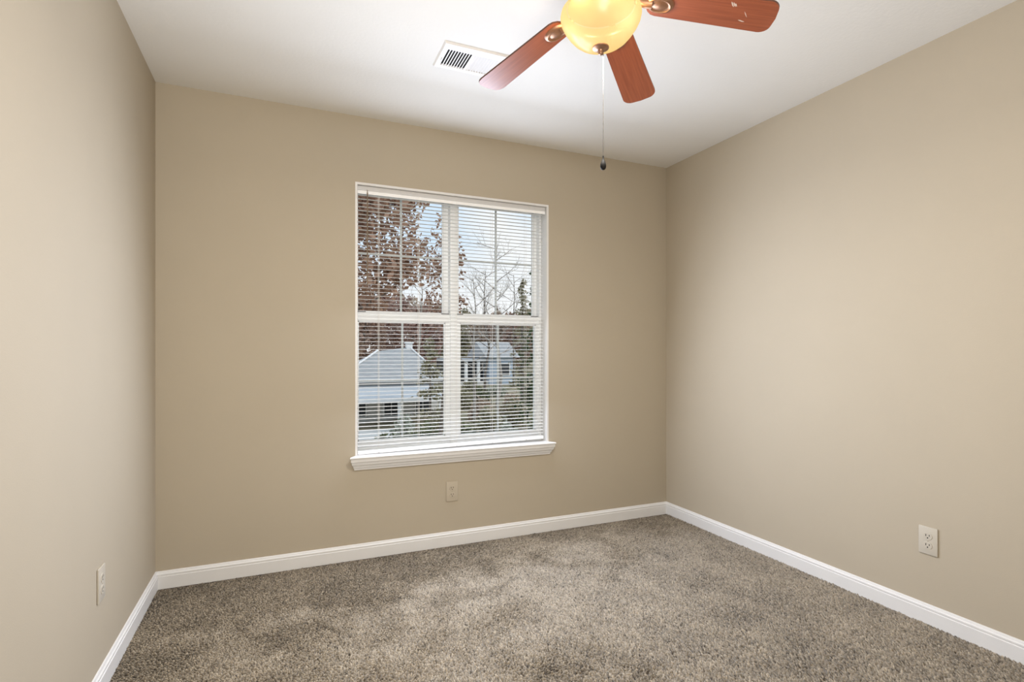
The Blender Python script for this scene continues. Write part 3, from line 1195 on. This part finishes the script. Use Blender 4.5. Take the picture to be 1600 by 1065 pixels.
# --- blue-grey house far up the slope on the right
def house_blue(x0, x1, y0, y1):
    gz = ground_z((x0 + x1) / 2, y0) - .2
    cx, cy = (x0 + x1) / 2, (y0 + y1) / 2
    root = empty('house', (cx, cy, gz))
    tag(root, 'small blue-grey house with white porch posts seen through the right half of the window', 'house')
    inv = Matrix.Translation(-Vector((cx, cy, gz)))

    def P(mb, name, mt, parent=None):
        mb.v = [tuple(inv @ Vector(p)) for p in mb.v]
        return mb.build(name, mt, parent or root)
    ez, rz = gz + 2.7, gz + 4.2
    m = MB(); m.box(x0, x1, y0, y1, gz, ez)
    P(m, 'wall', M['siding_blue'])
    m = MB()
    m.add([(x0 - .4, y0 - .4, ez), (x1 + .4, y0 - .4, ez), (x1 + .4, y1 + .4, ez), (x0 - .4, y1 + .4, ez), (x0 - .4, cy, rz), (x1 + .4, cy, rz)],
          [(0, 1, 5, 4), (2, 3, 4, 5), (1, 2, 5), (3, 0, 4), (3, 2, 1, 0)])
    P(m, 'roof', M['shingle'])
    m = MB(); m.box(x0 - 3.6, x0, y0 + .2, y1, ez - .35, ez - .1)
    pr = P(m, 'porch_roof', M['shingle_lt'])
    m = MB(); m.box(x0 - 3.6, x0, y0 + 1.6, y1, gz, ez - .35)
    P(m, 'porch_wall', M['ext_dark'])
    for px in (x0 - 3.4, x0 - 2.1, x0 - .9):
        m = MB(); m.box(px - .13, px + .13, y0 + .25, y0 + .5, gz, ez - .35)
        P(m, 'porch_post', M['ext_white'])
    m = MB(); m.box(x0 - 3.6, x0, y0 + .1, y0 + .3, gz, gz + .5)
    P(m, 'porch_deck', M['concrete'])
    m = MB(); m.box(x0 + 1.0, x0 + 2.1, y0 - .06, y0 + .02, gz + 1.0, gz + 2.2)
    f = P(m, 'house_window', M['ext_white'])
    m = MB(); m.box(x0 + 1.1, x0 + 2.0, y0 - .09, y0 - .05, gz + 1.1, gz + 2.1)
    P(m, 'pane', M['ext_dark'], f)


pA = unproj(764, 560, 46)
house_blue(pA.x, pA.x + 2.6, 46.0, 51.0)

# pale drive in front of the grey house
m = MB()
dv = [(1.0, 21.5), (4.6, 21.5), (5.4, 27.6), (2.0, 27.6)]
m.add([(x, y, ground_z(x, y) + .09) for x, y in dv] + [(x, y, ground_z(x, y) - .2) for x, y in dv],
      [(0, 1, 2, 3), (7, 6, 5, 4), (0, 4, 5, 1), (1, 5, 6, 2), (2, 6, 7, 3), (3, 7, 4, 0)])
struct(m.build('driveway', M['concrete']), 'pale driveway before the grey-roofed house', 'driveway')

# near russet oak
p = unproj(566, 385, 13.0)
tree('oak_tree', 'russet-leaved oak close outside the left edge of the window', p.x - .35, 13.0, 9.5, 4.3, 1.75, 8500, .090, M['leaf_brown'], M['bark'], 11, trunk_r=.11)
p = unproj(694, 430, 17.0)
tree('oak_tree', 'smaller russet oak outside, behind the middle post of the window', p.x, 17.0, 9.0, 4.2, .72, 1000, .08, M['leaf_brown'], M['bark'], 12, trunk_r=.08)
# bare trees in the right half
for i, (px, Y, hgt, r, sd, lb) in enumerate(((741, 27.5, 9.5, 1.5, 21, 'slender bare grey tree at the left of the right window half'),
                                             (757, 38.5, 11.5, 1.7, 22, 'tall bare tree standing left of the right grid bar'),
                                             (776, 33.0, 12.5, 1.9, 23, 'tallest bare tree standing behind the right grid bar'),
                                             (802, 44.0, 12.0, 2.0, 24, 'bare branching tree between the grid bar and the evergreen'),
                                             (655, 43.0, 12.0, 2.0, 25, 'bare tree behind the ridge of the grey-roofed house'))):
    q = unproj(px, 549, Y)
    tree('bare_tree', lb, q.x, Y, hgt, hgt * .72, r, 0, .1, None, M['bark_pale'] if i % 2 == 0 else M['bark'], sd, depth=3, bare=True, trunk_r=.10 + .02 * (i % 3))
q = unproj(838, 549, 24)
pine('dark evergreen at the right edge of the window', q.x, 24, 8.6, 1.15, 31)
q = unproj(816, 549, 36.5)
pine('olive-green evergreen left of the dark evergreen', q.x, 36.5, 9.2, 1.3, 32, leaf='leaf_olive')
q = unproj(672, 549, 26.2)
pine('slim olive conifer in front of the right end of the grey-roofed house', q.x, 26.2, 4.9, .95, 33, leaf='leaf_olive')

# tree line on the slope behind the houses
line = [(572, 54, 8.6, 'leaf_far', 'rust-brown tree left of the grey roof ridge, front row of the distant trees'),
        (664, 54, 7.8, 'leaf_red', 'faded red tree behind the right slope of the grey roof'),
        (812, 54, 6.8, 'leaf_far', 'rust-brown tree left of the evergreens in the distant tree line'),
        (616, 60.5, 8.8, 'leaf_red', 'faded red tree directly behind the grey roof ridge'),
        (710, 60.5, 7.6, 'leaf_olive', 'olive tree in the tree line behind the window middle post'),
        (842, 60.5, 7.8, 'leaf_olive', 'olive tree at the far right of the distant tree line'),
        (556, 67, 9.6, 'leaf_tan', 'tan tree at the far left of the distant tree line'),
        (644, 67, 9.0, 'leaf_tan', 'tan tree just right of the grey roof ridge in the tree line'),
        (738, 67, 6.8, 'leaf_tan', 'tan tree above the porch posts of the blue-grey house'),
        (790, 67, 6.6, 'leaf_tan', 'tan tree right of the roof of the blue-grey house'),
        (594, 74, 9.4, 'leaf_far', 'rust-brown tree just left of the grey roof ridge, rearmost row'),
        (686, 74, 8.4, 'leaf_far', 'rust-brown tree in the rearmost row, left of the window middle post'),
        (764, 74, 6.6, 'leaf_far', 'rust-brown tree above the roof of the blue-grey house')]
for i, (px, Y, hgt, lm, lb) in enumerate(line):
    q = unproj(px, 549, Y)
    tree('autumn_tree', lb, q.x, Y, hgt, hgt * .9, 1.95, 2100, .26, M[lm], M['bark'], 50 + i, depth=2, group='distant tree line', trunk_r=.16)

# undergrowth
sh = [(600, 20.0, .68, 1.3, 'leaf_green', 'dark green shrub below the driveway, left of the lower left grid bar'),
      (632, 23.6, .74, 1.6, 'leaf_pale', 'pale grey-green shrub behind the lower left grid bar'),
      (664, 20.0, .68, 1.7, 'leaf_green', 'dark green shrub below the right end of the grey-roofed house'),
      (696, 23.6, .74, 2.1, 'leaf_olive', 'olive shrub outside behind the window middle post'),
      (728, 20.0, .68, 1.7, 'leaf_green', 'dark green shrub at the left of the lower right window half'),
      (752, 29.0, .8, 1.4, 'leaf_tan', 'tan dry shrub left of the lower right grid bar'),
      (762, 23.6, .74, 1.7, 'leaf_olive', 'olive shrub just left of the lower right grid bar, below the blue-grey house'),
      (792, 20.0, .68, 1.6, 'leaf_pale', 'pale grey-green shrub right of the lower right grid bar'),
      (802, 26.0, .74, 1.8, 'leaf_olive', 'olive shrub in front of the olive-green evergreen'),
      (845, 19.6, .68, 1.8, 'leaf_green', 'dark green shrub at the right edge of the lower window half'),
      (735, 42.0, .9, 1.1, 'leaf_olive', 'olive shrub in front of the white porch posts'),
      (800, 31.0, .8, 1.3, 'leaf_tan', 'tan dry shrub right of the lower right grid bar, below the blue-grey house'),
      (724, 33.5, .9, 1.3, 'leaf_olive', 'olive shrub on the slope below the white porch posts'),
      (750, 34.5, .8, 1.2, 'leaf_green', 'dark green shrub on the slope right of the white porch posts'),
      (834, 33.0, .7, 1.8, 'leaf_green', 'dark green shrub on the slope between the two evergreens'),
      (776, 39.5, .9, 1.0, 'leaf_pale', 'pale grey-green shrub at the foot of the blue-grey house'),
      (572, 18.0, .45, .8, 'leaf_red', 'low red-brown shrub at the lower left corner of the window')]
for i, (px, Y, r, h, lm, lb) in enumerate(sh):
    q = unproj(px, 549, Y)
    shrub(lb, q.x, Y, r, h, 800, .11, M[lm], 80 + i)
